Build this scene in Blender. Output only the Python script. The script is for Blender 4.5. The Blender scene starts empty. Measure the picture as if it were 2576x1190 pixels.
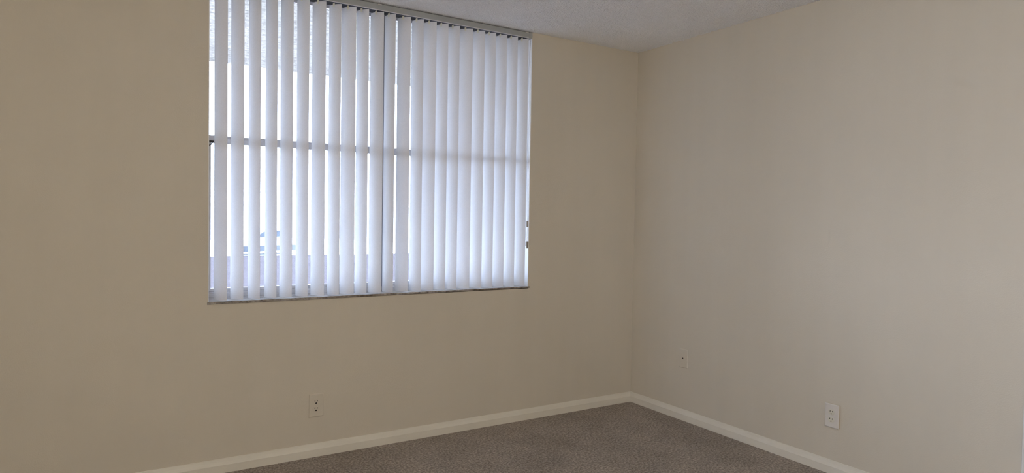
import bpy, bmesh, math, random
from mathutils import Vector, Matrix, noise

random.seed(4)
C = bpy.context.scene.collection
H = 2.44                       # ceiling height
XL, XR, ZS = -2.742, -0.8815, 0.8493   # window opening in the back wall
WT = 0.20                      # outer wall thickness
RX0, RY0 = -4.5, -4.7          # far left wall, wall behind the camera


# ------------------------------------------------------------------ materials
def new_mat(name):
    m = bpy.data.materials.new(name)
    m.use_nodes = True
    nt = m.node_tree
    b = nt.nodes['Principled BSDF']
    return m, nt, b


def N(nt, kind, **kw):
    n = nt.nodes.new(kind)
    for k, v in kw.items():
        setattr(n, k, v)
    return n


def coords(nt, scale=(1, 1, 1)):
    tc = N(nt, 'ShaderNodeTexCoord')
    mp = N(nt, 'ShaderNodeMapping')
    mp.inputs['Scale'].default_value = scale
    nt.links.new(tc.outputs['Object'], mp.inputs['Vector'])
    return mp.outputs['Vector']


def noise_node(nt, vec, scale, detail=2.0, rough=0.5):
    n = N(nt, 'ShaderNodeTexNoise')
    n.inputs['Scale'].default_value = scale
    n.inputs['Detail'].default_value = detail
    n.inputs['Roughness'].default_value = rough
    nt.links.new(vec, n.inputs['Vector'])
    return n.outputs['Fac']


def ramp(nt, fac, stops):
    r = N(nt, 'ShaderNodeValToRGB')
    el = r.color_ramp.elements
    el[0].position, el[0].color = stops[0][0], (*stops[0][1], 1)
    el[1].position, el[1].color = stops[-1][0], (*stops[-1][1], 1)
    for pos, col in stops[1:-1]:
        e = el.new(pos)
        e.color = (*col, 1)
    nt.links.new(fac, r.inputs['Fac'])
    return r.outputs['Color']


def mix(nt, a, b, fac=0.5, mode='MIX'):
    m = N(nt, 'ShaderNodeMix', data_type='RGBA', blend_type=mode)
    for sock, v in ((m.inputs[0], fac), (m.inputs[6], a), (m.inputs[7], b)):
        if hasattr(v, 'links') or hasattr(v, 'is_output'):
            nt.links.new(v, sock)
        elif isinstance(v, (int, float)):
            sock.default_value = v
        else:
            sock.default_value = (*v, 1)
    return m.outputs[2]


def bump(nt, b, height, strength, dist):
    n = N(nt, 'ShaderNodeBump')
    n.inputs['Strength'].default_value = strength
    n.inputs['Distance'].default_value = dist
    nt.links.new(height, n.inputs['Height'])
    nt.links.new(n.outputs['Normal'], b.inputs['Normal'])


def plain(name, col, rough=0.6, metal=0.0, var=0.04, scale=30, bmp=0.0, spec=0.4):
    """a plain paint, plastic or metal with a slight uneven tone"""
    m, nt, b = new_mat(name)
    v = coords(nt)
    f = noise_node(nt, v, scale, 3)
    lo = tuple(c * (1 - var) for c in col)
    hi = tuple(min(1, c * (1 + var)) for c in col)
    nt.links.new(ramp(nt, f, [(0.3, lo), (0.7, hi)]), b.inputs['Base Color'])
    b.inputs['Roughness'].default_value = rough
    b.inputs['Metallic'].default_value = metal
    b.inputs['Specular IOR Level'].default_value = spec
    if bmp:
        bump(nt, b, noise_node(nt, v, 220, 2), bmp, 0.001)
    return m


def mat_wall(name, col):
    m, nt, b = new_mat(name)
    v = coords(nt)
    big = noise_node(nt, v, 1.3, 2)
    streak = noise_node(nt, coords(nt, (9, 9, 0.5)), 1.0, 2)
    f = mix(nt, big, streak, 0.4)
    c = ramp(nt, f, [(0.3, tuple(x * 0.975 for x in col)), (0.7, tuple(x * 1.02 for x in col))])
    nt.links.new(c, b.inputs['Base Color'])
    b.inputs['Roughness'].default_value = 0.75
    b.inputs['Specular IOR Level'].default_value = 0.25
    peel = noise_node(nt, v, 190, 3, 0.6)
    bump(nt, b, peel, 0.32, 0.002)
    return m


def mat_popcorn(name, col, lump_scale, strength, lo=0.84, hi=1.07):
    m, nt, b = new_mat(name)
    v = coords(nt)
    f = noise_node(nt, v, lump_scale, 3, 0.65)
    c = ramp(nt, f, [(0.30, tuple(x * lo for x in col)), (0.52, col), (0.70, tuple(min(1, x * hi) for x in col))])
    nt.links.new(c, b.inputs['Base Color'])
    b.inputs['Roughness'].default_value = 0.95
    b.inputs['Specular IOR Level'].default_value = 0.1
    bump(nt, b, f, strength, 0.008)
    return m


def mat_carpet():
    m, nt, b = new_mat('taupe cut pile carpet')
    v = coords(nt)
    tuft = noise_node(nt, v, 300, 3, 0.7)
    tuft2 = noise_node(nt, v, 85, 2, 0.6)
    patch = noise_node(nt, v, 2.6, 4, 0.65)
    f = mix(nt, tuft, tuft2, 0.36)
    c1 = ramp(nt, f, [(0.40, (0.165, 0.134, 0.108)), (0.5, (0.44, 0.378, 0.325)), (0.61, (0.84, 0.76, 0.68))])
    c2 = ramp(nt, patch, [(0.36, (0.84, 0.83, 0.82)), (0.5, (0.97, 0.97, 0.97)), (0.62, (1.09, 1.085, 1.08))])
    nt.links.new(mix(nt, c1, c2, 1.0, 'MULTIPLY'), b.inputs['Base Color'])
    b.inputs['Roughness'].default_value = 1.0
    b.inputs['Specular IOR Level'].default_value = 0.05
    b.inputs['Sheen Weight'].default_value = 0.15
    bump(nt, b, f, 0.9, 0.012)
    return m


def mat_vane():
    """white woven vinyl that lets part of the daylight through"""
    m, nt, b = new_mat('white translucent vane')
    v = coords(nt)
    weave = noise_node(nt, coords(nt, (320, 320, 320)), 1.0, 2)
    c = ramp(nt, weave, [(0.3, (0.76, 0.76, 0.765)), (0.7, (0.83, 0.83, 0.835))])
    nt.links.new(c, b.inputs['Base Color'])
    b.inputs['Roughness'].default_value = 0.6
    b.inputs['Specular IOR Level'].default_value = 0.2
    bump(nt, b, weave, 0.12, 0.0006)
    tr = N(nt, 'ShaderNodeBsdfTranslucent')
    tr.inputs['Color'].default_value = (0.80, 0.79, 0.85, 1)
    mx = N(nt, 'ShaderNodeMixShader')
    mx.inputs[0].default_value = 0.13
    nt.links.new(b.outputs[0], mx.inputs[1])
    nt.links.new(tr.outputs[0], mx.inputs[2])
    nt.links.new(mx.outputs[0], nt.nodes['Material Output'].inputs['Surface'])
    return m


def mat_glass():
    m, nt, b = new_mat('clear window glass')
    nt.nodes.remove(b)
    tr = N(nt, 'ShaderNodeBsdfTransparent')
    tr.inputs['Color'].default_value = (0.96, 0.975, 0.98, 1)
    gl = N(nt, 'ShaderNodeBsdfGlossy')
    gl.inputs['Roughness'].default_value = 0.02
    fr = N(nt, 'ShaderNodeFresnel')
    fr.inputs['IOR'].default_value = 1.45
    mx = N(nt, 'ShaderNodeMixShader')
    nt.links.new(fr.outputs[0], mx.inputs[0])
    nt.links.new(tr.outputs[0], mx.inputs[1])
    nt.links.new(gl.outputs[0], mx.inputs[2])
    nt.links.new(mx.outputs[0], nt.nodes['Material Output'].inputs['Surface'])
    return m


def mat_marble():
    m, nt, b = new_mat('pale grey marble')
    v = coords(nt, (1, 2.5, 1))
    f = noise_node(nt, v, 14, 6, 0.7)
    c = ramp(nt, f, [(0.36, (0.30, 0.28, 0.26)), (0.5, (0.60, 0.58, 0.56)), (0.62, (0.72, 0.71, 0.71))])
    nt.links.new(c, b.inputs['Base Color'])
    b.inputs['Roughness'].default_value = 0.45
    return m


def mat_sill_edge():
    m, nt, b = new_mat('chipped unpolished marble edge')
    v = coords(nt)
    f = noise_node(nt, v, 42, 5, 0.75)
    g = noise_node(nt, v, 3.0, 2)
    c1 = ramp(nt, f, [(0.32, (0.085, 0.060, 0.042)), (0.55, (0.24, 0.195, 0.15)), (0.72, (0.44, 0.39, 0.34))])
    c2 = ramp(nt, f, [(0.32, (0.12, 0.105, 0.09)), (0.52, (0.36, 0.33, 0.30)), (0.72, (0.6, 0.57, 0.54))])
    nt.links.new(mix(nt, c1, c2, ramp(nt, g, [(0.4, (0, 0, 0)), (0.6, (1, 1, 1))])), b.inputs['Base Color'])
    b.inputs['Roughness'].default_value = 0.9
    bump(nt, b, f, 0.8, 0.004)
    return m


M = {
    'wall': mat_wall('cream wall paint', (0.70, 0.65, 0.56)),
    'ceil': mat_popcorn('white popcorn ceiling', (0.92, 0.93, 0.95), 210, 0.6, 0.88, 1.06),
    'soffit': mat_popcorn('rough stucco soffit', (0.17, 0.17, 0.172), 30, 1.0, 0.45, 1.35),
    'carpet': mat_carpet(),
    'trim': plain('cream gloss trim paint', (0.82, 0.79, 0.71), 0.42, var=0.02, scale=6),
    'reveal': plain('white reveal paint', (0.92, 0.92, 0.92), 0.6, var=0.02),
    'vane': mat_vane(),
    'glass': mat_glass(),
    'marble': mat_marble(),
    'edge': mat_sill_edge(),
    'rail': plain('grey painted headrail', (0.42, 0.44, 0.445), 0.5, var=0.03, scale=18),
    'lip': plain('pale headrail lip', (0.66, 0.65, 0.64), 0.5),
    'black': plain('black channel shadow', (0.012, 0.012, 0.013), 0.6),
    'clip': plain('yellowed clear plastic hook', (0.82, 0.80, 0.66), 0.35),
    'alu': plain('grey aluminium window frame', (0.52, 0.52, 0.55), 0.45, 0.1, 0.05, 40),
    'alu_dark': plain('dark blue grey aluminium', (0.30, 0.31, 0.34), 0.5, 0.2),  # mullion metal, darker and bluer than the sashes
    'latch': plain('black sash latch', (0.03, 0.028, 0.028), 0.5),
    'chain': plain('grey bead chain', (0.18, 0.18, 0.19), 0.4, 0.5),
    'cord': plain('white pull cord', (0.80, 0.80, 0.80), 0.8),
    'tension': plain('tan plastic', (0.36, 0.32, 0.27), 0.5),
    'plate_cream': plain('cream painted plate', (0.70, 0.65, 0.56), 0.45, var=0.015, scale=8),
    'plate_white': plain('off white plastic plate', (0.77, 0.735, 0.69), 0.4, var=0.015, scale=8),
    'ivory': plain('ivory receptacle plastic', (0.76, 0.735, 0.63), 0.35, var=0.02),
    'collar': plain('tan painted collar', (0.62, 0.54, 0.42), 0.6),
    'hole': plain('dark slot', (0.008, 0.006, 0.005), 0.8),
    'paving': plain('pale paving', (0.16, 0.16, 0.17), 0.9, var=0.08, scale=5, spec=0.0),
    'walk': plain('whitened bounce walkway concrete', (0.86, 0.86, 0.86), 0.9, var=0.08, scale=5),  # out of view; made near white to bounce sunlight up into the room
    'concrete': plain('pale concrete', (0.60, 0.60, 0.60), 0.9, var=0.08, scale=5),
    'asphalt': plain('sun bleached parking asphalt', (0.034, 0.0315, 0.0365), 0.9, var=0.12, scale=2.0, spec=0.0),
    'stucco': plain('white stucco', (0.82, 0.82, 0.82), 0.9, bmp=0.2),
    'roof': plain('pale roof', (0.55, 0.53, 0.52), 0.9),
    'carpaint': plain('silver car paint', (0.62, 0.64, 0.68), 0.3, 0.1),
    'carglass': plain('tinted glass', (0.085, 0.095, 0.11), 0.5, spec=0.1),
    'car_lower': plain('grey lower car side', (0.10, 0.105, 0.115), 0.8, spec=0.1),
    'pale_pane': plain('pane paled as if overexposed', (0.40, 0.41, 0.42), 0.4, spec=0.1),  # pane colour lifted to imitate blown-out daylight
    'tyre': plain('black tyre rubber', (0.03, 0.03, 0.03), 0.8, spec=0.1),
    'door': plain('white door paint', (0.78, 0.77, 0.75), 0.45, var=0.02),
    'brass': plain('brushed nickel', (0.55, 0.52, 0.48), 0.3, 0.9),
}


# ------------------------------------------------------------------ mesh helpers
def obj(name, bm, mat, parent=None, loc=None, smooth=False):
    me = bpy.data.meshes.new(name)
    bm.normal_update()
    bm.to_mesh(me)
    bm.free()
    for mm in (mat if isinstance(mat, (list, tuple)) else [mat]):
        me.materials.append(mm)
    if smooth:
        for p in me.polygons:
            p.use_smooth = True
    o = bpy.data.objects.new(name, me)
    C.objects.link(o)
    if parent:
        o.parent = parent
    if loc:
        o.location = loc
    return o


def tag(o, label=None, cat=None, group=None, kind=None):
    if label:
        o['label'] = label
    if cat:
        o['category'] = cat
    if group:
        o['group'] = group
    if kind:
        o['kind'] = kind
    return o


def empty(name, loc):
    o = bpy.data.objects.new(name, None)
    o.empty_display_size = 0.05
    C.objects.link(o)
    o.location = loc
    return o


def bx(bm, a, b, bevel=0.0, mi=0):
    """axis aligned box from corner a to corner b"""
    x0, y0, z0 = (min(a[i], b[i]) for i in range(3))
    x1, y1, z1 = (max(a[i], b[i]) for i in range(3))
    vs = [bm.verts.new(p) for p in ((x0, y0, z0), (x1, y0, z0), (x1, y1, z0), (x0, y1, z0),
                                    (x0, y0, z1), (x1, y0, z1), (x1, y1, z1), (x0, y1, z1))]
    fs = [bm.faces.new([vs[i] for i in q]) for q in ((0, 3, 2, 1), (4, 5, 6, 7), (0, 1, 5, 4), (1, 2, 6, 5), (2, 3, 7, 6), (3, 0, 4, 7))]
    for f in fs:
        f.material_index = mi
    if bevel:
        es = list({e for f in fs for e in f.edges})
        bmesh.ops.bevel(bm, geom=es, offset=bevel, segments=2, affect='EDGES', profile=0.6)
    return bm


def box(a, b, bevel=0.0):
    return bx(bmesh.new(), a, b, bevel)


def prism(profile, axis, t0, t1, bm=None):
    """extrude a closed 2D profile [(u,v)] along an axis: 'x' -> (t,u,v), 'y' -> (u,t,v), 'z' -> (u,v,t)"""
    bm = bm or bmesh.new()
    put = {'x': lambda t, u, v: (t, u, v), 'y': lambda t, u, v: (u, t, v), 'z': lambda t, u, v: (u, v, t)}[axis]
    A = [bm.verts.new(put(t0, u, v)) for u, v in profile]
    B = [bm.verts.new(put(t1, u, v)) for u, v in profile]
    n = len(profile)
    bm.faces.new(A)
    bm.faces.new(B[::-1])
    for i in range(n):
        j = (i + 1) % n
        bm.faces.new((A[i], B[i], B[j], A[j]))
    bmesh.ops.recalc_face_normals(bm, faces=bm.faces)
    return bm


def disc(bm, c, r, n, axis, h, seg=20, cut=None):
    """short solid disc; axis 'x' or 'y'; cut squares the top and bottom off at +-cut"""
    ring0, ring1 = [], []
    for k in range(seg):
        a = 2 * math.pi * k / seg
        u, v = r * math.cos(a), r * math.sin(a)
        if cut:
            v = max(-cut, min(cut, v))
        for ring, t in ((ring0, 0), (ring1, h * n)):
            ring.append(bm.verts.new((c[0] + t, c[1] + u, c[2] + v) if axis == 'x' else (c[0] + u, c[1] + t, c[2] + v)))
    bm.faces.new(ring0)
    bm.faces.new(ring1[::-1])
    for k in range(seg):
        j = (k + 1) % seg
        bm.faces.new((ring0[k], ring1[k], ring1[j], ring0[j]))
    bmesh.ops.recalc_face_normals(bm, faces=bm.faces)
    return bm


def tube(bm, pts, r, seg=8):
    rings = []
    for i, p in enumerate(pts):
        p = Vector(p)
        d = (Vector(pts[min(i + 1, len(pts) - 1)]) - Vector(pts[max(i - 1, 0)])).normalized()
        a = d.orthogonal().normalized() if abs(d.z) < 0.9 else Vector((1, 0, 0))
        a = (a - d * a.dot(d)).normalized()
        b = d.cross(a)
        rings.append([bm.verts.new(p + r * (math.cos(2 * math.pi * k / seg) * a + math.sin(2 * math.pi * k / seg) * b)) for k in range(seg)])
    for q, s in zip(rings, rings[1:]):
        for k in range(seg):
            bm.faces.new((q[k], q[(k + 1) % seg], s[(k + 1) % seg], s[k]))
    bm.faces.new(rings[0][::-1])
    bm.faces.new(rings[-1])
    bmesh.ops.recalc_face_normals(bm, faces=bm.faces)
    return bm


def struct(name, bm, mat, label=None, **kw):
    return tag(obj(name, bm, mat, **kw), label=label, kind='structure')


# ------------------------------------------------------------------ room shell
# back wall: U-shaped, the opening runs up to the ceiling
bm = prism([(RX0 - WT, -0.05), (WT, -0.05), (WT, H + 0.15), (XR, H + 0.15), (XR, ZS - 0.013), (XL, ZS - 0.013), (XL, H + 0.15), (RX0 - WT, H + 0.15)],
           'y', 0.0, WT)
struct('wall_back', bm, M['wall'], 'cream painted wall holding the wide window')

# painted reveal lining both jambs of the opening
bm = bmesh.new()
bx(bm, (XR - 0.0035, 0.0015, ZS), (XR, 0.092, H))
bx(bm, (XL, 0.0015, ZS), (XL + 0.0035, 0.092, H))
tag(obj('trim_1', bm, M['reveal']), 'white painted reveal on the two sides of the window opening', kind='structure')

# right wall with a door opening just past the right edge of the view
DY0, DY1, DH = -3.22, -2.405, 2.05
bm = prism([(RY0 - WT, -0.05), (DY0, -0.05), (DY0, DH), (DY1, DH), (DY1, -0.05), (0.0, -0.05), (0.0, H + 0.15), (RY0 - WT, H + 0.15)], 'x', 0.0, 0.12)
struct('wall_right', bm, M['wall'], 'cream painted wall to the right of the corner')
bm = box((RX0, RY0 - 0.12, -0.05), (0.0, RY0, H + 0.15))
struct('wall_front', bm, M['wall'], 'cream painted wall behind the viewer')

# left wall with a second, unseen window added to light the room
W2 = (-4.25, -3.45, 0.80, 2.25)
bm = bmesh.new()
bx(bm, (RX0 - WT, RY0 - WT, -0.05), (RX0, W2[0], H + 0.15))
bx(bm, (RX0 - WT, W2[1], -0.05), (RX0, 0.0, H + 0.15))
bx(bm, (RX0 - WT, W2[0], -0.05), (RX0, W2[1], W2[2]))
bx(bm, (RX0 - WT, W2[0], W2[3]), (RX0, W2[1], H + 0.15))
struct('wall_left', bm, M['wall'], 'cream painted wall on the left of the room')

# floor
struct('floor', box((RX0, RY0, -0.05), (0.0, 0.0, 0.0)), M['carpet'], 'taupe cut pile carpet')


# ceiling: popcorn lumps are real relief where the view sees them
def popcorn_sheet(x0, x1, y0, y1, z, cell, amp):
    nx, ny = int((x1 - x0) / cell), int((y1 - y0) / cell)
    verts, faces = [], []
    for j in range(ny + 1):
        for i in range(nx + 1):
            x, y = x0 + (x1 - x0) * i / nx, y0 + (y1 - y0) * j / ny
            n = noise.noise((x * 105, y * 105, 3.1)) + 0.6 * noise.noise((x * 230, y * 230, 9.7))
            k = 1.0 if y < -0.022 else 0.25
            d = k * amp * max(0.0, min(1.0, 0.35 + 0.9 * n))
            verts.append((x, y, z - d))
    w = nx + 1
    for j in range(ny):
        for i in range(nx):
            a = j * w + i
            faces.append((a, a + w, a + w + 1, a + 1))
    return verts, faces


CX, CY = -3.0, -1.7
verts, faces = popcorn_sheet(CX, 0.0, CY, 0.0, H + 0.0040, 0.0036, 0.0050)
nv = len(verts)
extra = [(RX0, RY0, H), (0, RY0, H), (0, CY, H), (RX0, CY, H), (CX, CY, H), (CX, 0, H), (RX0, 0, H),
         (RX0 - WT, RY0 - WT, H + 0.15), (WT, RY0 - WT, H + 0.15), (WT, WT, H + 0.15), (RX0 - WT, WT, H + 0.15),
         (XL - 0.1, 0.0, H + 0.003), (XR + 0.1, 0.0, H + 0.003), (XR + 0.1, WT, H + 0.003), (XL - 0.1, WT, H + 0.003)]
verts += extra
faces += [(nv, nv + 3, nv + 2, nv + 1), (nv + 3, nv + 6, nv + 5, nv + 4), (nv + 7, nv + 8, nv + 9, nv + 10), (nv + 11, nv + 14, nv + 13, nv + 12)]
me = bpy.data.meshes.new('ceiling')
me.from_pydata(verts, [], faces)
me.materials.append(M['ceil'])
o = bpy.data.objects.new('ceiling', me)
C.objects.link(o)
tag(o, 'white popcorn textured ceiling', kind='structure')

# baseboards: flat face, small reveal, then a sloped moulded top
HB, TB = 0.0695, 0.0135


def board_profile(sign_wall):
    s = sign_wall
    return [(0.0, 0.0), (-TB * s, 0.0), (-TB * s, HB * 0.57), (-TB * 0.93 * s, HB * 0.60), (-TB * 0.80 * s, HB * 0.66),
            (-TB * 0.50 * s, HB * 0.80), (-TB * 0.30 * s, HB * 0.93), (-TB * 0.22 * s, HB), (0.0, HB)]


struct('baseboard_back', prism(board_profile(1), 'x', RX0, 0.0), M['trim'], 'cream baseboard under the window wall')
bm = prism([(u, v) for u, v in board_profile(1)], 'y', -2.343, -TB * 0.0)
bb = struct('baseboard_right', bm, M['trim'], 'cream baseboard along the right wall')
bm = prism([(RX0 - u, v) for u, v in board_profile(1)], 'y', RY0, 0.0)
struct('baseboard_left', bm, M['trim'], 'cream baseboard along the left wall')

# door beyond the right edge of the view: casing and slab
door = tag(empty('door_1', (0.0, (DY0 + DY1) / 2, 0.0)), 'white panelled door with casing at the right edge of view', kind='structure')
oy = (DY0 + DY1) / 2


def casing(y0, y1, z0, z1):
    b_ = bmesh.new()
    bx(b_, (-0.016, y0 - oy, z0), (0.0, y1 - oy, z1), 0.004)
    return b_


obj('casing', casing(DY1, -2.343, 0.0, DH + 0.06), M['door'], door)
obj('casing', casing(DY0 - 0.062, DY0, 0.0, DH + 0.06), M['door'], door)
obj('casing', casing(DY0, DY1, DH, DH + 0.06), M['door'], door)
bm = box((0.03, DY0 + 0.003 - oy, 0.012), (0.065, DY1 - 0.003 - oy, DH - 0.004), 0.002)
for (a, b) in ((0.10, 0.92), (1.02, 1.92)):
    for (c, d) in ((-0.33, -0.04), (0.04, 0.33)):
        bx(bm, (0.022, c, a), (0.032, d, b), 0.004)
slab = obj('door_slab', bm, M['door'], door)
bm = bmesh.new()
disc(bm, (0.030, -0.345, 0.95), 0.030, -1, 'x', 0.012)
disc(bm, (0.018, -0.345, 0.95), 0.012, -1, 'x', 0.03)
disc(bm, (-0.012, -0.345, 0.95), 0.027, -1, 'x', 0.035)
obj('door_handle', bm, M['brass'], slab)

# ------------------------------------------------------------------ window_1 (two single-hung units side by side)
win = tag(empty('window_1', (XL, 0.10, ZS)), 'wide double aluminium window behind the vertical blind', kind='structure')
WO = Vector((XL, 0.10, ZS))


def wb(*boxes, bevel=0.0015):
    b_ = bmesh.new()
    for a, b in boxes:
        bx(b_, Vector(a) - WO, Vector(b) - WO, bevel)
    return b_


YF = 0.092          # room side of the frame
HZ = 2.420          # lower edge of the window head
MX0, MX1 = -1.832, -1.806
MRZ0, MRZ1 = 1.632, 1.670
# sill: marble slab with a chipped front edge
bm = bmesh.new()
nseg = 150
x0, x1 = XL - 0.004, XR + 0.007
rows = []
for i in range(nseg + 1):
    x = x0 + (x1 - x0) * i / nseg
    n1 = noise.noise((x * 24, 1.0, 0.0)) + 0.6 * noise.noise((x * 75, 4.0, 0.0))
    th = 0.0128 - 0.005 * (i / nseg) + 0.0020 * n1
    fr = -0.0045 + 0.0012 * noise.noise((x * 60, 7.0, 0.0))
    rows.append([bm.verts.new(Vector(q) - WO) for q in ((x, 0.13, ZS), (x, fr, ZS), (x, fr - 0.001, ZS - th), (x, 0.0, ZS - th - 0.0005), (x, 0.13, ZS - 0.0129))])
for a, b in zip(rows, rows[1:]):
    for k in range(5):
        f = bm.faces.new((a[k], b[k], b[(k + 1) % 5], a[(k + 1) % 5]))
        f.material_index = 1 if k in (1, 2) else 0
bm.faces.new(rows[0][::-1])
bm.faces.new(rows[-1])
bmesh.ops.recalc_face_normals(bm, faces=bm.faces)
obj('window_sill', bm, [M['marble'], M['edge']], win)
# outer frame with a stepped, grooved sill member
obj('window_frame', wb(((XL, YF, HZ), (XR, 0.15, H)), ((XL, YF + 0.016, ZS), (XL + 0.008, 0.15, HZ)), ((XR - 0.022, YF + 0.016, ZS), (XR, 0.15, HZ)),
                       ((XL, YF - 0.006, ZS), (XR, 0.15, ZS + 0.009)), ((XL, YF, ZS + 0.0115), (XR, 0.15, ZS + 0.0235)), ((XL, YF + 0.004, ZS), (XR, 0.149, ZS + 0.03))),
    M['alu'], win)
obj('mullion', wb(((MX0, YF - 0.002, ZS + 0.03), (MX1, 0.15, HZ)), ((MX0 + 0.009, YF - 0.006, ZS + 0.03), (MX1 - 0.009, YF, HZ))), M['alu_dark'], win)
for (ux0, ux1) in ((XL + 0.0035, MX0), (MX1, XR - 0.0035)):
    up = obj('upper_sash', wb(((ux0, 0.128, HZ - 0.014), (ux1, 0.146, HZ)), ((ux0, 0.128, MRZ0 + 0.010), (ux1, 0.146, MRZ1)),
                              ((ux0, 0.128, MRZ1), (ux0 + 0.010, 0.146, HZ - 0.014)), ((ux1 - 0.016, 0.128, MRZ1), (ux1, 0.146, HZ - 0.014))), M['alu'], win)
    obj('pane', wb(((ux0 + 0.007, 0.1355, MRZ1 - 0.006), (ux1 - 0.012, 0.1395, HZ - 0.018)), bevel=0), M['glass'], up)
    lo = obj('lower_sash', wb(((ux0, 0.098, MRZ0), (ux1, 0.124, MRZ1 - 0.010)), ((ux0, 0.102, MRZ1 - 0.012), (ux1, 0.126, MRZ1)),
                              ((ux0, 0.098, ZS + 0.030), (ux1, 0.124, ZS + 0.0375)), ((ux0, 0.101, ZS + 0.0385), (ux1, 0.124, ZS + 0.0545)),
                              ((ux0, 0.100, ZS + 0.0545), (ux0 + 0.0215, 0.124, MRZ0)), ((ux1 - 0.020, 0.100, ZS + 0.0545), (ux1, 0.124, MRZ0))), M['alu'], win)
    obj('pane', wb(((ux0 + 0.016, 0.110, ZS + 0.050), (ux1 - 0.016, 0.114, MRZ0 + 0.008)), bevel=0), M['glass'], lo)
    # sash latch: a dark lever on a small base at the end of the meeting rail
    b_ = bmesh.new()
    lx = ux0 + 0.004
    bx(b_, Vector((lx, 0.088, MRZ0 + 0.002)) - WO, Vector((lx + 0.030, 0.100, MRZ0 + 0.010)) - WO, 0.002)
    tube(b_, [Vector(q) - WO for q in ((lx + 0.026, 0.090, MRZ0 + 0.004), (lx + 0.016, 0.086, MRZ0 - 0.008), (lx + 0.002, 0.086, MRZ0 - 0.020))], 0.0035)
    obj('latch', b_, M['latch'], lo)

# added_window_2, an unseen window added on the left wall for its daylight
w2 = tag(empty('added_window_2', (RX0, W2[0], W2[2])), 'unseen window added on the left wall to let daylight in', kind='structure')
O2 = Vector((RX0, W2[0], W2[2]))


def w2b(*boxes):
    b_ = bmesh.new()
    for a, b in boxes:
        bx(b_, Vector(a) - O2, Vector(b) - O2, 0.002)
    return b_


fx0, fx1 = RX0 - 0.14, RX0 - 0.09
obj('window_frame', w2b(((fx0, W2[0], W2[2]), (fx1, W2[0] + 0.04, W2[3])), ((fx0, W2[1] - 0.04, W2[2]), (fx1, W2[1], W2[3])),
                        ((fx0, W2[0], W2[2]), (fx1, W2[1], W2[2] + 0.04)), ((fx0, W2[0], W2[3] - 0.04), (fx1, W2[1], W2[3])),
                        ((fx0, W2[0], 1.5), (fx1, W2[1], 1.54))), M['alu'], w2)
obj('pane', w2b(((RX0 - 0.118, W2[0] + 0.03, W2[2] + 0.03), (RX0 - 0.114, W2[1] - 0.03, W2[3] - 0.03))), M['glass'], w2)

# ------------------------------------------------------------------ the vertical blind
YP = 0.035
blind = tag(empty('vertical_blind', (-1.805, YP, H - 0.035)),
            'white vertical blind with grey headrail, its vanes half turned across the window', 'blind')
BO = Vector((-1.805, YP, H - 0.035))
TZ0, TZ1 = 2.408, 2.4385
TX0, TX1 = XL + 0.004, XR - 0.0045


def bb_(b_, a, b, bevel=0.0, mi=0):
    return bx(b_, Vector(a) - BO, Vector(b) - BO, bevel, mi)


b_ = bmesh.new()
bb_(b_, (TX0, -0.003, TZ0), (TX1, 0.000, TZ1), 0.0008)
bb_(b_, (TX0, 0.000, TZ1 - 0.003), (TX1, 0.068, TZ1), 0.0)
bb_(b_, (TX0, 0.065, TZ0), (TX1, 0.068, TZ1 - 0.003), 0.0)
rail = obj('headrail', b_, M['rail'], blind)
rail['label'] = 'grey headrail'
b_ = bmesh.new()
bb_(b_, (TX0, -0.0034, TZ0 - 0.0026), (TX1, 0.006, TZ0 + 0.0002), 0.0006)
obj('rail_lip', b_, M['lip'], rail)
b_ = bmesh.new()
bb_(b_, (TX0 + 0.004, 0.0065, TZ0 + 0.0005), (TX1 - 0.004, 0.0645, TZ0 + 0.004))
bb_(b_, (TX0 + 0.004, 0.0655, TZ0 - 0.0025), (TX1 - 0.004, 0.0685, TZ0 - 0.0002))
obj('channel_shadow', b_, M['black'], rail)  # black strips stand in for the shadow inside the open channel
b_ = bmesh.new()
bb_(b_, (TX1 - 0.024, -0.0042, TZ0 - 0.003), (TX1 + 0.001, 0.069, TZ1 - 0.001), 0.002)
obj('end_cap', b_, M['rail'], rail)
b_ = bmesh.new()
bb_(b_, (TX0 - 0.001, -0.0042, TZ0 - 0.003), (TX0 + 0.024, 0.069, TZ1 - 0.001), 0.002)
obj('end_cap', b_, M['rail'], rail)
# mounting brackets gripping the rail against the ceiling
for bxx in (-2.45, -1.885, -0.925):
    b_ = bmesh.new()
    bb_(b_, (bxx - 0.011, -0.0052, TZ1 - 0.006), (bxx + 0.011, -0.003, TZ1 + 0.0015), 0.0006)
    bb_(b_, (bxx - 0.011, -0.0052, TZ1), (bxx + 0.011, 0.05, TZ1 + 0.0018), 0.0006)
    obj('bracket', b_, M['lip'], rail)

VANES = [(-2.6814, 54.5), (-2.6053, 54.5), (-2.5241, 59.0), (-2.4433, 59.5), (-2.3675, 57.0), (-2.2859, 59.0), (-2.2037, 52.0), (-2.1185, 60.0),
         (-2.0439, 46.0), (-1.9665, 60.5), (-1.8847, 54.0), (-1.809, 67.5), (-1.7255, 54.0), (-1.6429, 62.5), (-1.5669, 53.0), (-1.4885, 60.5),
         (-1.4131, 63.0), (-1.3316, 49.0), (-1.2462, 58.0), (-1.1659, 66.0), (-1.0874, 65.0), (-1.0083, 68.5), (-0.9293, 68.5)]
VW, SAG = 0.0866, 0.012
VZ1, VZ0 = 2.4005, ZS + 0.0035


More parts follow.
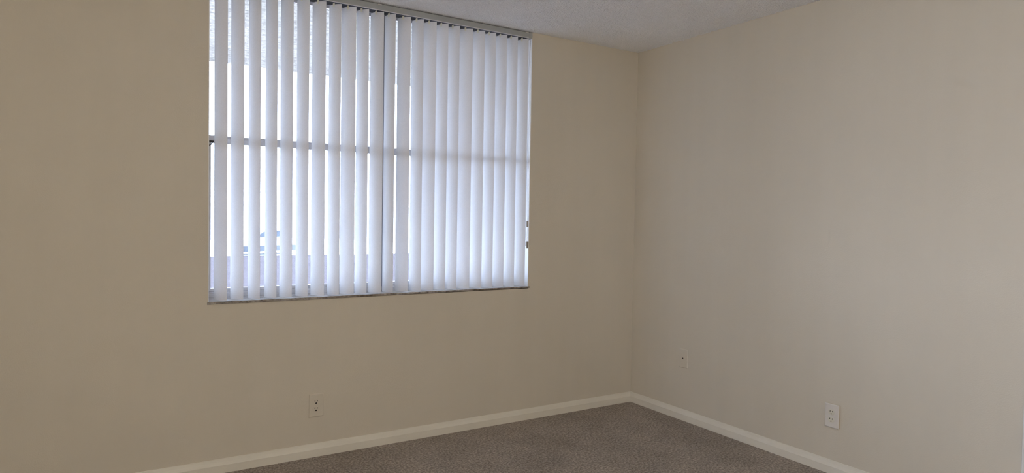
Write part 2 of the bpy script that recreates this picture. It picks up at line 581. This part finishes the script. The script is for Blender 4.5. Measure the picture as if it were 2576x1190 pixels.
def vane_mesh():
    """one vane hung from its pivot: bowed strip, thin but solid, with a punched slot at the top"""
    b_ = bmesh.new()
    nu, t = 12, 0.0007
    hs = [0.0, -0.004, -0.014, -0.30, -0.6, -0.9, -1.2, VZ0 - VZ1]
    fr = []
    for h in hs:
        row = []
        for k in range(nu + 1):
            s = -1 + 2 * k / nu
            x, y = s * VW / 2, -SAG * (1 - s * s)
            row.append(b_.verts.new((x, y, h)))
        fr.append(row)
    for a, b in zip(fr, fr[1:]):
        for k in range(nu):
            b_.faces.new((a[k], b[k], b[k + 1], a[k + 1]))
    return b_


def hook_mesh():
    """carrier stem that drops from the rail and grips the top of the vane"""
    b_ = bmesh.new()
    top = TZ0 + 0.004 - VZ1
    bx(b_, (-0.0044, -SAG - 0.0010, 0.000), (0.0044, -SAG + 0.0035, top), 0.0006)
    bx(b_, (-0.0058, -SAG - 0.0022, -0.0035), (0.0058, -SAG - 0.0006, 0.0055), 0.0005)
    bx(b_, (-0.0044, -SAG - 0.0024, -0.014), (0.0044, -SAG - 0.0008, -0.003), 0.0005)
    bx(b_, (-0.0045, -SAG + 0.0010, -0.013), (0.0045, -SAG + 0.0024, 0.004), 0.0005)
    return b_


v0 = obj('vane', vane_mesh(), M['vane'], blind, smooth=True)
h0 = obj('hook', hook_mesh(), M['clip'], v0)
for i, (x, a) in enumerate(VANES):
    if i == 0:
        v = v0
    else:
        v = v0.copy()
        C.objects.link(v)
        v.parent = blind
        h = h0.copy()
        C.objects.link(h)
        h.parent = v
    v.location = Vector((x, YP, VZ1)) - BO
    v.rotation_euler = (0, 0, -math.radians(a))

# control cord loop and bead chain at the right end, with their tensioner
cx = -0.8930
b_ = bmesh.new()
tube(b_, [Vector((cx + 0.004, 0.012, z)) - BO for z in (2.404, 2.0, 1.5, 1.13)], 0.0012)
obj('pull_cord', b_, M['cord'], blind)
b_ = bmesh.new()
z = 2.400
while z > 1.14:
    s = (2.40 - z) / 1.26
    px = cx + 0.001 - 0.012 * math.sin(min(1.0, s * 4.5) * math.pi / 2)
    mat_ = Matrix.Translation(Vector((px, 0.004, z)) - BO)
    bmesh.ops.create_icosphere(b_, subdivisions=1, radius=0.0017, matrix=mat_)
    z -= 0.0062
obj('bead_chain', b_, M['chain'], blind)
b_ = bmesh.new()
bb_(b_, (cx - 0.006, 0.000, 1.105), (cx + 0.008, 0.016, 1.135), 0.003)
bb_(b_, (cx - 0.003, 0.003, 1.09), (cx + 0.006, 0.012, 1.108), 0.002)
obj('chain_tensioner', b_, M['tension'], blind)
b_ = bmesh.new()
bb_(b_, (cx - 0.006, 0.001, 1.225), (cx + 0.004, 0.010, 1.262), 0.003)
obj('cord_joiner', b_, M['tension'], blind)


# ------------------------------------------------------------------ wall plates
def wall_frame(root_loc, face):
    """returns put(u, v, d): u along the wall (to the viewer's right), v up, d out of the wall, relative to the root"""
    if face == 'back':
        return lambda u, v, d: (u, -d, v)
    return lambda u, v, d: (-d, -u, v)


def pbox(put, u0, u1, v0, v1, d0, d1, bevel=0.0, b_=None):
    return bx(b_ or bmesh.new(), put(u0, v0, d0), put(u1, v1, d1), bevel)


def plate_mesh(put, w, h, d, slope):
    """cover plate whose four edges slope back to the wall"""
    b_ = bmesh.new()
    lo = [b_.verts.new(put(u, v, 0.0)) for u, v in ((-w / 2, -h / 2), (w / 2, -h / 2), (w / 2, h / 2), (-w / 2, h / 2))]
    mi = [b_.verts.new(put(u, v, d * 0.45)) for u, v in ((-w / 2, -h / 2), (w / 2, -h / 2), (w / 2, h / 2), (-w / 2, h / 2))]
    s = slope
    hi = [b_.verts.new(put(u, v, d)) for u, v in ((-w / 2 + s, -h / 2 + s), (w / 2 - s, -h / 2 + s), (w / 2 - s, h / 2 - s), (-w / 2 + s, h / 2 - s))]
    b_.faces.new(lo[::-1])
    b_.faces.new(hi)
    for p, q in ((lo, mi), (mi, hi)):
        for k in range(4):
            b_.faces.new((p[k], p[(k + 1) % 4], q[(k + 1) % 4], q[k]))
    bmesh.ops.recalc_face_normals(b_, faces=b_.faces)
    return b_


def duplex(name, loc, face, w, h, d, mplate, mrec, label, base=0.0, shift=0.0, ground='d', roll=0.0):
    root = tag(empty(name, loc), label, 'wall outlet', 'duplex wall outlets')
    put0 = wall_frame(loc, face)
    ca, sa = math.cos(roll), math.sin(roll)
    put = (lambda u, v, dd: put0(u, v, dd + base))
    if face == 'right':
        root.rotation_euler = (roll, 0, 0)
    if base:
        obj('collar', pbox(put0, -w / 2 + 0.0004, w / 2 - 0.0004, -h / 2 + 0.0004, h / 2 - 0.0004, 0.0, base, 0.001), M['collar'], root)
    obj('cover_plate', plate_mesh(put, w, h, d, 0.0045), mplate, root)
    for s in (1, -1):
        vc = 0.0193 * s
        b_ = bmesh.new()
        c = put(shift, vc, d - 0.0015)
        n = -1
        disc(b_, c, 0.0165, n, 'y' if face == 'back' else 'x', 0.0030, 28, 0.0140)
        rec = obj('receptacle', b_, mrec, root)
        for (u, hh) in ((-0.0064, 0.0078), (0.0064, 0.0066)):
            obj('slot', pbox(put, shift + u - 0.0014, shift + u + 0.0014, vc + 0.0046 - hh / 2, vc + 0.0046 + hh / 2, d, d + 0.0018), M['hole'], rec)
        b_ = bmesh.new()
        if ground == 'd':
            e = 0.0052
            pts = [(-e, -0.0108), (e, -0.0108), (e * 0.55, -0.0050), (0.0, -0.0028), (-e * 0.55, -0.0050)]
        else:
            pts = [(0.0028 * math.cos(k * math.pi / 5), -0.0082 + 0.0030 * math.sin(k * math.pi / 5)) for k in range(10)]
        A = [b_.verts.new(put(shift + u, vc + v, d)) for u, v in pts]
        B = [b_.verts.new(put(shift + u, vc + v, d + 0.0018)) for u, v in pts]
        b_.faces.new(A)
        b_.faces.new(B[::-1])
        for k in range(len(pts)):
            j = (k + 1) % len(pts)
            b_.faces.new((A[k], B[k], B[j], A[j]))
        bmesh.ops.recalc_face_normals(b_, faces=b_.faces)
        obj('ground_hole', b_, M['hole'], rec)
    b_ = bmesh.new()
    disc(b_, put(shift, 0.0, d - 0.0005), 0.0028, -1, 'y' if face == 'back' else 'x', 0.0014, 14)
    obj('screw', b_, mplate, root)
    return root


duplex('wall_outlet', (-2.214, 0.0, 0.2735), 'back', 0.078, 0.124, 0.0060, M['plate_cream'], M['plate_cream'],
       'beige duplex outlet painted like the wall, low under the window', 0.0, -0.002, 'd')
duplex('wall_outlet', (0.0, -1.5205, 0.2995), 'right', 0.0765, 0.121, 0.0050, M['plate_white'], M['ivory'],
       'white duplex outlet with ivory sockets standing proud of the right wall', 0.0095, -0.001, 'o')
# cable plate nearer the corner: one dark hole
ploc = (0.0, -0.4935, 0.3980)
cp = tag(empty('cable_outlet', ploc), 'wall coloured cable outlet plate with one dark centre hole, near the corner', 'cable outlet')
put = wall_frame(ploc, 'right')
obj('cover_plate', plate_mesh(put, 0.074, 0.122, 0.0065, 0.0045), M['plate_cream'], cp)
b_ = bmesh.new()
disc(b_, put(-0.0025, 0.0, 0.006), 0.0044, -1, 'x', 0.0012, 16)
obj('cable_hole', b_, M['hole'], cp)
for s in (1, -1):
    b_ = bmesh.new()
    disc(b_, put(-0.0025, 0.042 * s, 0.0060), 0.0026, -1, 'x', 0.0012, 12)
    obj('screw', b_, M['plate_cream'], cp)

# ------------------------------------------------------------------ outside
GZ = -1.0
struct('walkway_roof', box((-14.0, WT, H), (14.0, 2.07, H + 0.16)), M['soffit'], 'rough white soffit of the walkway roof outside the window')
struct('walkway_floor', box((-14.0, WT, -0.25), (14.0, 1.9, -0.07)), M['walk'], 'pale concrete walkway outside the window')
struct('pavement', box((-50, 1.9, GZ - 0.2), (70, 33.3, GZ)), M['asphalt'], 'pale sunlit asphalt outside the window')
struct('car_park', box((-50, 33.3, GZ - 0.2), (70, 95, GZ)), M['concrete'], 'white sunlit concrete beyond the asphalt')
struct('side_paving', box((-60, -30, GZ - 0.2), (RX0 - WT - 0.3, 1.9, GZ)), M['paving'], 'unseen paving outside the left wall, toned for bounced light')  # out of view; paving tone sets the bounce through the added window

# low pale building across the lot
bl = tag(empty('building', (14.0, 58.0, GZ)), 'pale low building across the car park, seen between the left vanes', 'building')
obj('wall', box((-30, 0, 0), (34, 9, 3.0)), M['stucco'], bl)
b_ = prism([(-0.6, 3.0), (9.6, 3.0), (4.5, 4.2)], 'x', -30.6, 34.6)
obj('roof', b_, M['roof'], bl)
for k in range(10):
    f_ = obj('window', box((-27 + k * 6, -0.06, 1.0), (-25 + k * 6, 0.0, 2.2)), M['alu'], bl)
    obj('pane', box((-26.9 + k * 6, -0.07, 1.08), (-25.1 + k * 6, -0.05, 2.12)), M['pale_pane'], f_)

# parked car, only its paint and windows show through the slits
CP = Vector((4.53, 34.9, GZ))
car = tag(empty('car', CP), 'pale parked car glimpsed low between the leftmost vanes', 'car')
car.rotation_euler = (0, 0, math.radians(24))
prof = [(-2.05, 0.22), (-2.1, 0.58), (-1.95, 0.86), (-1.25, 0.93), (-0.62, 1.32), (0.75, 1.36), (1.40, 1.00), (2.0, 0.90), (2.1, 0.55), (2.05, 0.22)]
b_ = prism([(u, v) for u, v in prof], 'y', -0.82, 0.82)
bmesh.ops.bevel(b_, geom=[e for e in b_.edges], offset=0.05, segments=2, affect='EDGES')
obj('body', b_, M['carpaint'], car)
for s in (-1, 1):
    obj('side_window', prism([(-1.10, 0.95), (-0.55, 1.27), (0.68, 1.31), (1.22, 1.00)], 'y', 0.815 * s, 0.832 * s), M['carglass'], car)
    obj('lower_band', prism([(-2.0, 0.20), (-2.0, 0.50), (2.0, 0.50), (2.0, 0.20)], 'y', 0.815 * s, 0.835 * s), M['car_lower'], car)  # grey band along the lower body side
for wx in (-1.14, 0.93):
    for s in (-1, 1):
        b_ = bmesh.new()
        disc(b_, (wx, 0.84 * s, 0.29), 0.29, -s, 'y', 0.2, 24)
        obj('wheel', b_, M['tyre'], car)

# ------------------------------------------------------------------ daylight and added fill light
SKY, SUN, FILL, FILLCOL = 7.4, 34.0, 34.0, (1.0, 0.92, 0.80)
w = bpy.data.worlds.new('World')
bpy.context.scene.world = w
w.use_nodes = True
nt = w.node_tree
bg = nt.nodes['Background']
tc = N(nt, 'ShaderNodeTexCoord')
sx = N(nt, 'ShaderNodeSeparateXYZ')
nt.links.new(tc.outputs['Generated'], sx.inputs[0])
col = ramp(nt, sx.outputs['Z'], [(0.0, (0.72, 0.80, 1.0)), (0.35, (0.58, 0.73, 1.0)), (1.0, (0.44, 0.64, 1.0))])
nt.links.new(col, bg.inputs['Color'])
bg.inputs['Strength'].default_value = SKY


def portal(name, loc, rot, sx_, sy_):
    l = bpy.data.lights.new(name, 'AREA')
    l.shape = 'RECTANGLE'
    l.size, l.size_y = sx_, sy_
    l.cycles.is_portal = True
    o = bpy.data.objects.new(name, l)
    C.objects.link(o)
    o.location, o.rotation_euler = loc, rot


sun = bpy.data.lights.new('sun', 'SUN')
sun.energy = SUN
sun.angle = math.radians(0.6)
sun.color = (0.97, 0.98, 1.0)
so = bpy.data.objects.new('sun', sun)
C.objects.link(so)
so.rotation_euler = Vector((-0.42, -0.56, -0.71)).to_track_quat('-Z', 'Y').to_euler()

# unseen fill light added behind the viewer, shaped as a globe pendant
lamp = tag(empty('unseen_fill_pendant', (-3.3, -3.9, H)), 'unseen fill light added behind the viewer, shaped as a globe pendant', 'fill light')
b_ = bmesh.new()
bmesh.ops.create_cone(b_, cap_ends=True, segments=40, radius1=0.06, radius2=0.065, depth=0.03, matrix=Matrix.Translation((0, 0, -0.015)))
obj('canopy', b_, M['brass'], lamp)
obj('cord', tube(bmesh.new(), [(0, 0, -0.03), (0, 0, -0.2), (0, 0, -0.34)], 0.004, 10), M['brass'], lamp)
b_ = bmesh.new()
bmesh.ops.create_uvsphere(b_, u_segments=32, v_segments=16, radius=0.15, matrix=Matrix.Translation((0, 0, -0.48)))
mm, nt_, bb2 = new_mat('fill light glow')
bb2.inputs['Base Color'].default_value = (0.9, 0.88, 0.82, 1)
bb2.inputs['Emission Color'].default_value = (*FILLCOL, 1)
bb2.inputs['Emission Strength'].default_value = FILL
obj('fill_globe', b_, mm, lamp, smooth=True)

portal('window_daylight', ((XL + XR) / 2, 0.19, (ZS + HZ) / 2), (math.radians(-90), 0, 0), XR - XL, HZ - ZS)
portal('added_window_daylight', (RX0 - 0.16, (W2[0] + W2[1]) / 2, (W2[2] + W2[3]) / 2), (0, math.radians(-90), 0), W2[3] - W2[2], W2[1] - W2[0])

# ------------------------------------------------------------------ camera
cam = bpy.data.cameras.new('Camera')
co = bpy.data.objects.new('Camera', cam)
C.objects.link(co)
cam.sensor_fit = 'HORIZONTAL'
cam.sensor_width = 36.0
cam.lens = 1672.23 / 2576 * 36.0
cam.clip_start, cam.clip_end = 0.05, 500
yaw, pitch, roll = 0.5557813, -0.0299907, 0.016766
f = Vector((math.sin(yaw) * math.cos(pitch), math.cos(yaw) * math.cos(pitch), math.sin(pitch)))
r = Vector((math.cos(yaw), -math.sin(yaw), 0))
u = r.cross(f)
r2 = math.cos(roll) * r + math.sin(roll) * u
u2 = -math.sin(roll) * r + math.cos(roll) * u
R = Matrix((r2, u2, -f)).transposed()
co.matrix_world = Matrix.Translation((-3.18953, -3.51151, 1.2899)) @ R.to_4x4()
bpy.context.scene.camera = co

sc = bpy.context.scene
sc.view_settings.view_transform = 'Standard'
sc.view_settings.look = 'None'
sc.view_settings.exposure = 0.71
sc.view_settings.gamma = 1.0
sc.view_settings.use_curve_mapping = False
sc.cycles.max_bounces = 16
sc.cycles.diffuse_bounces = 10
sc.cycles.transparent_max_bounces = 12
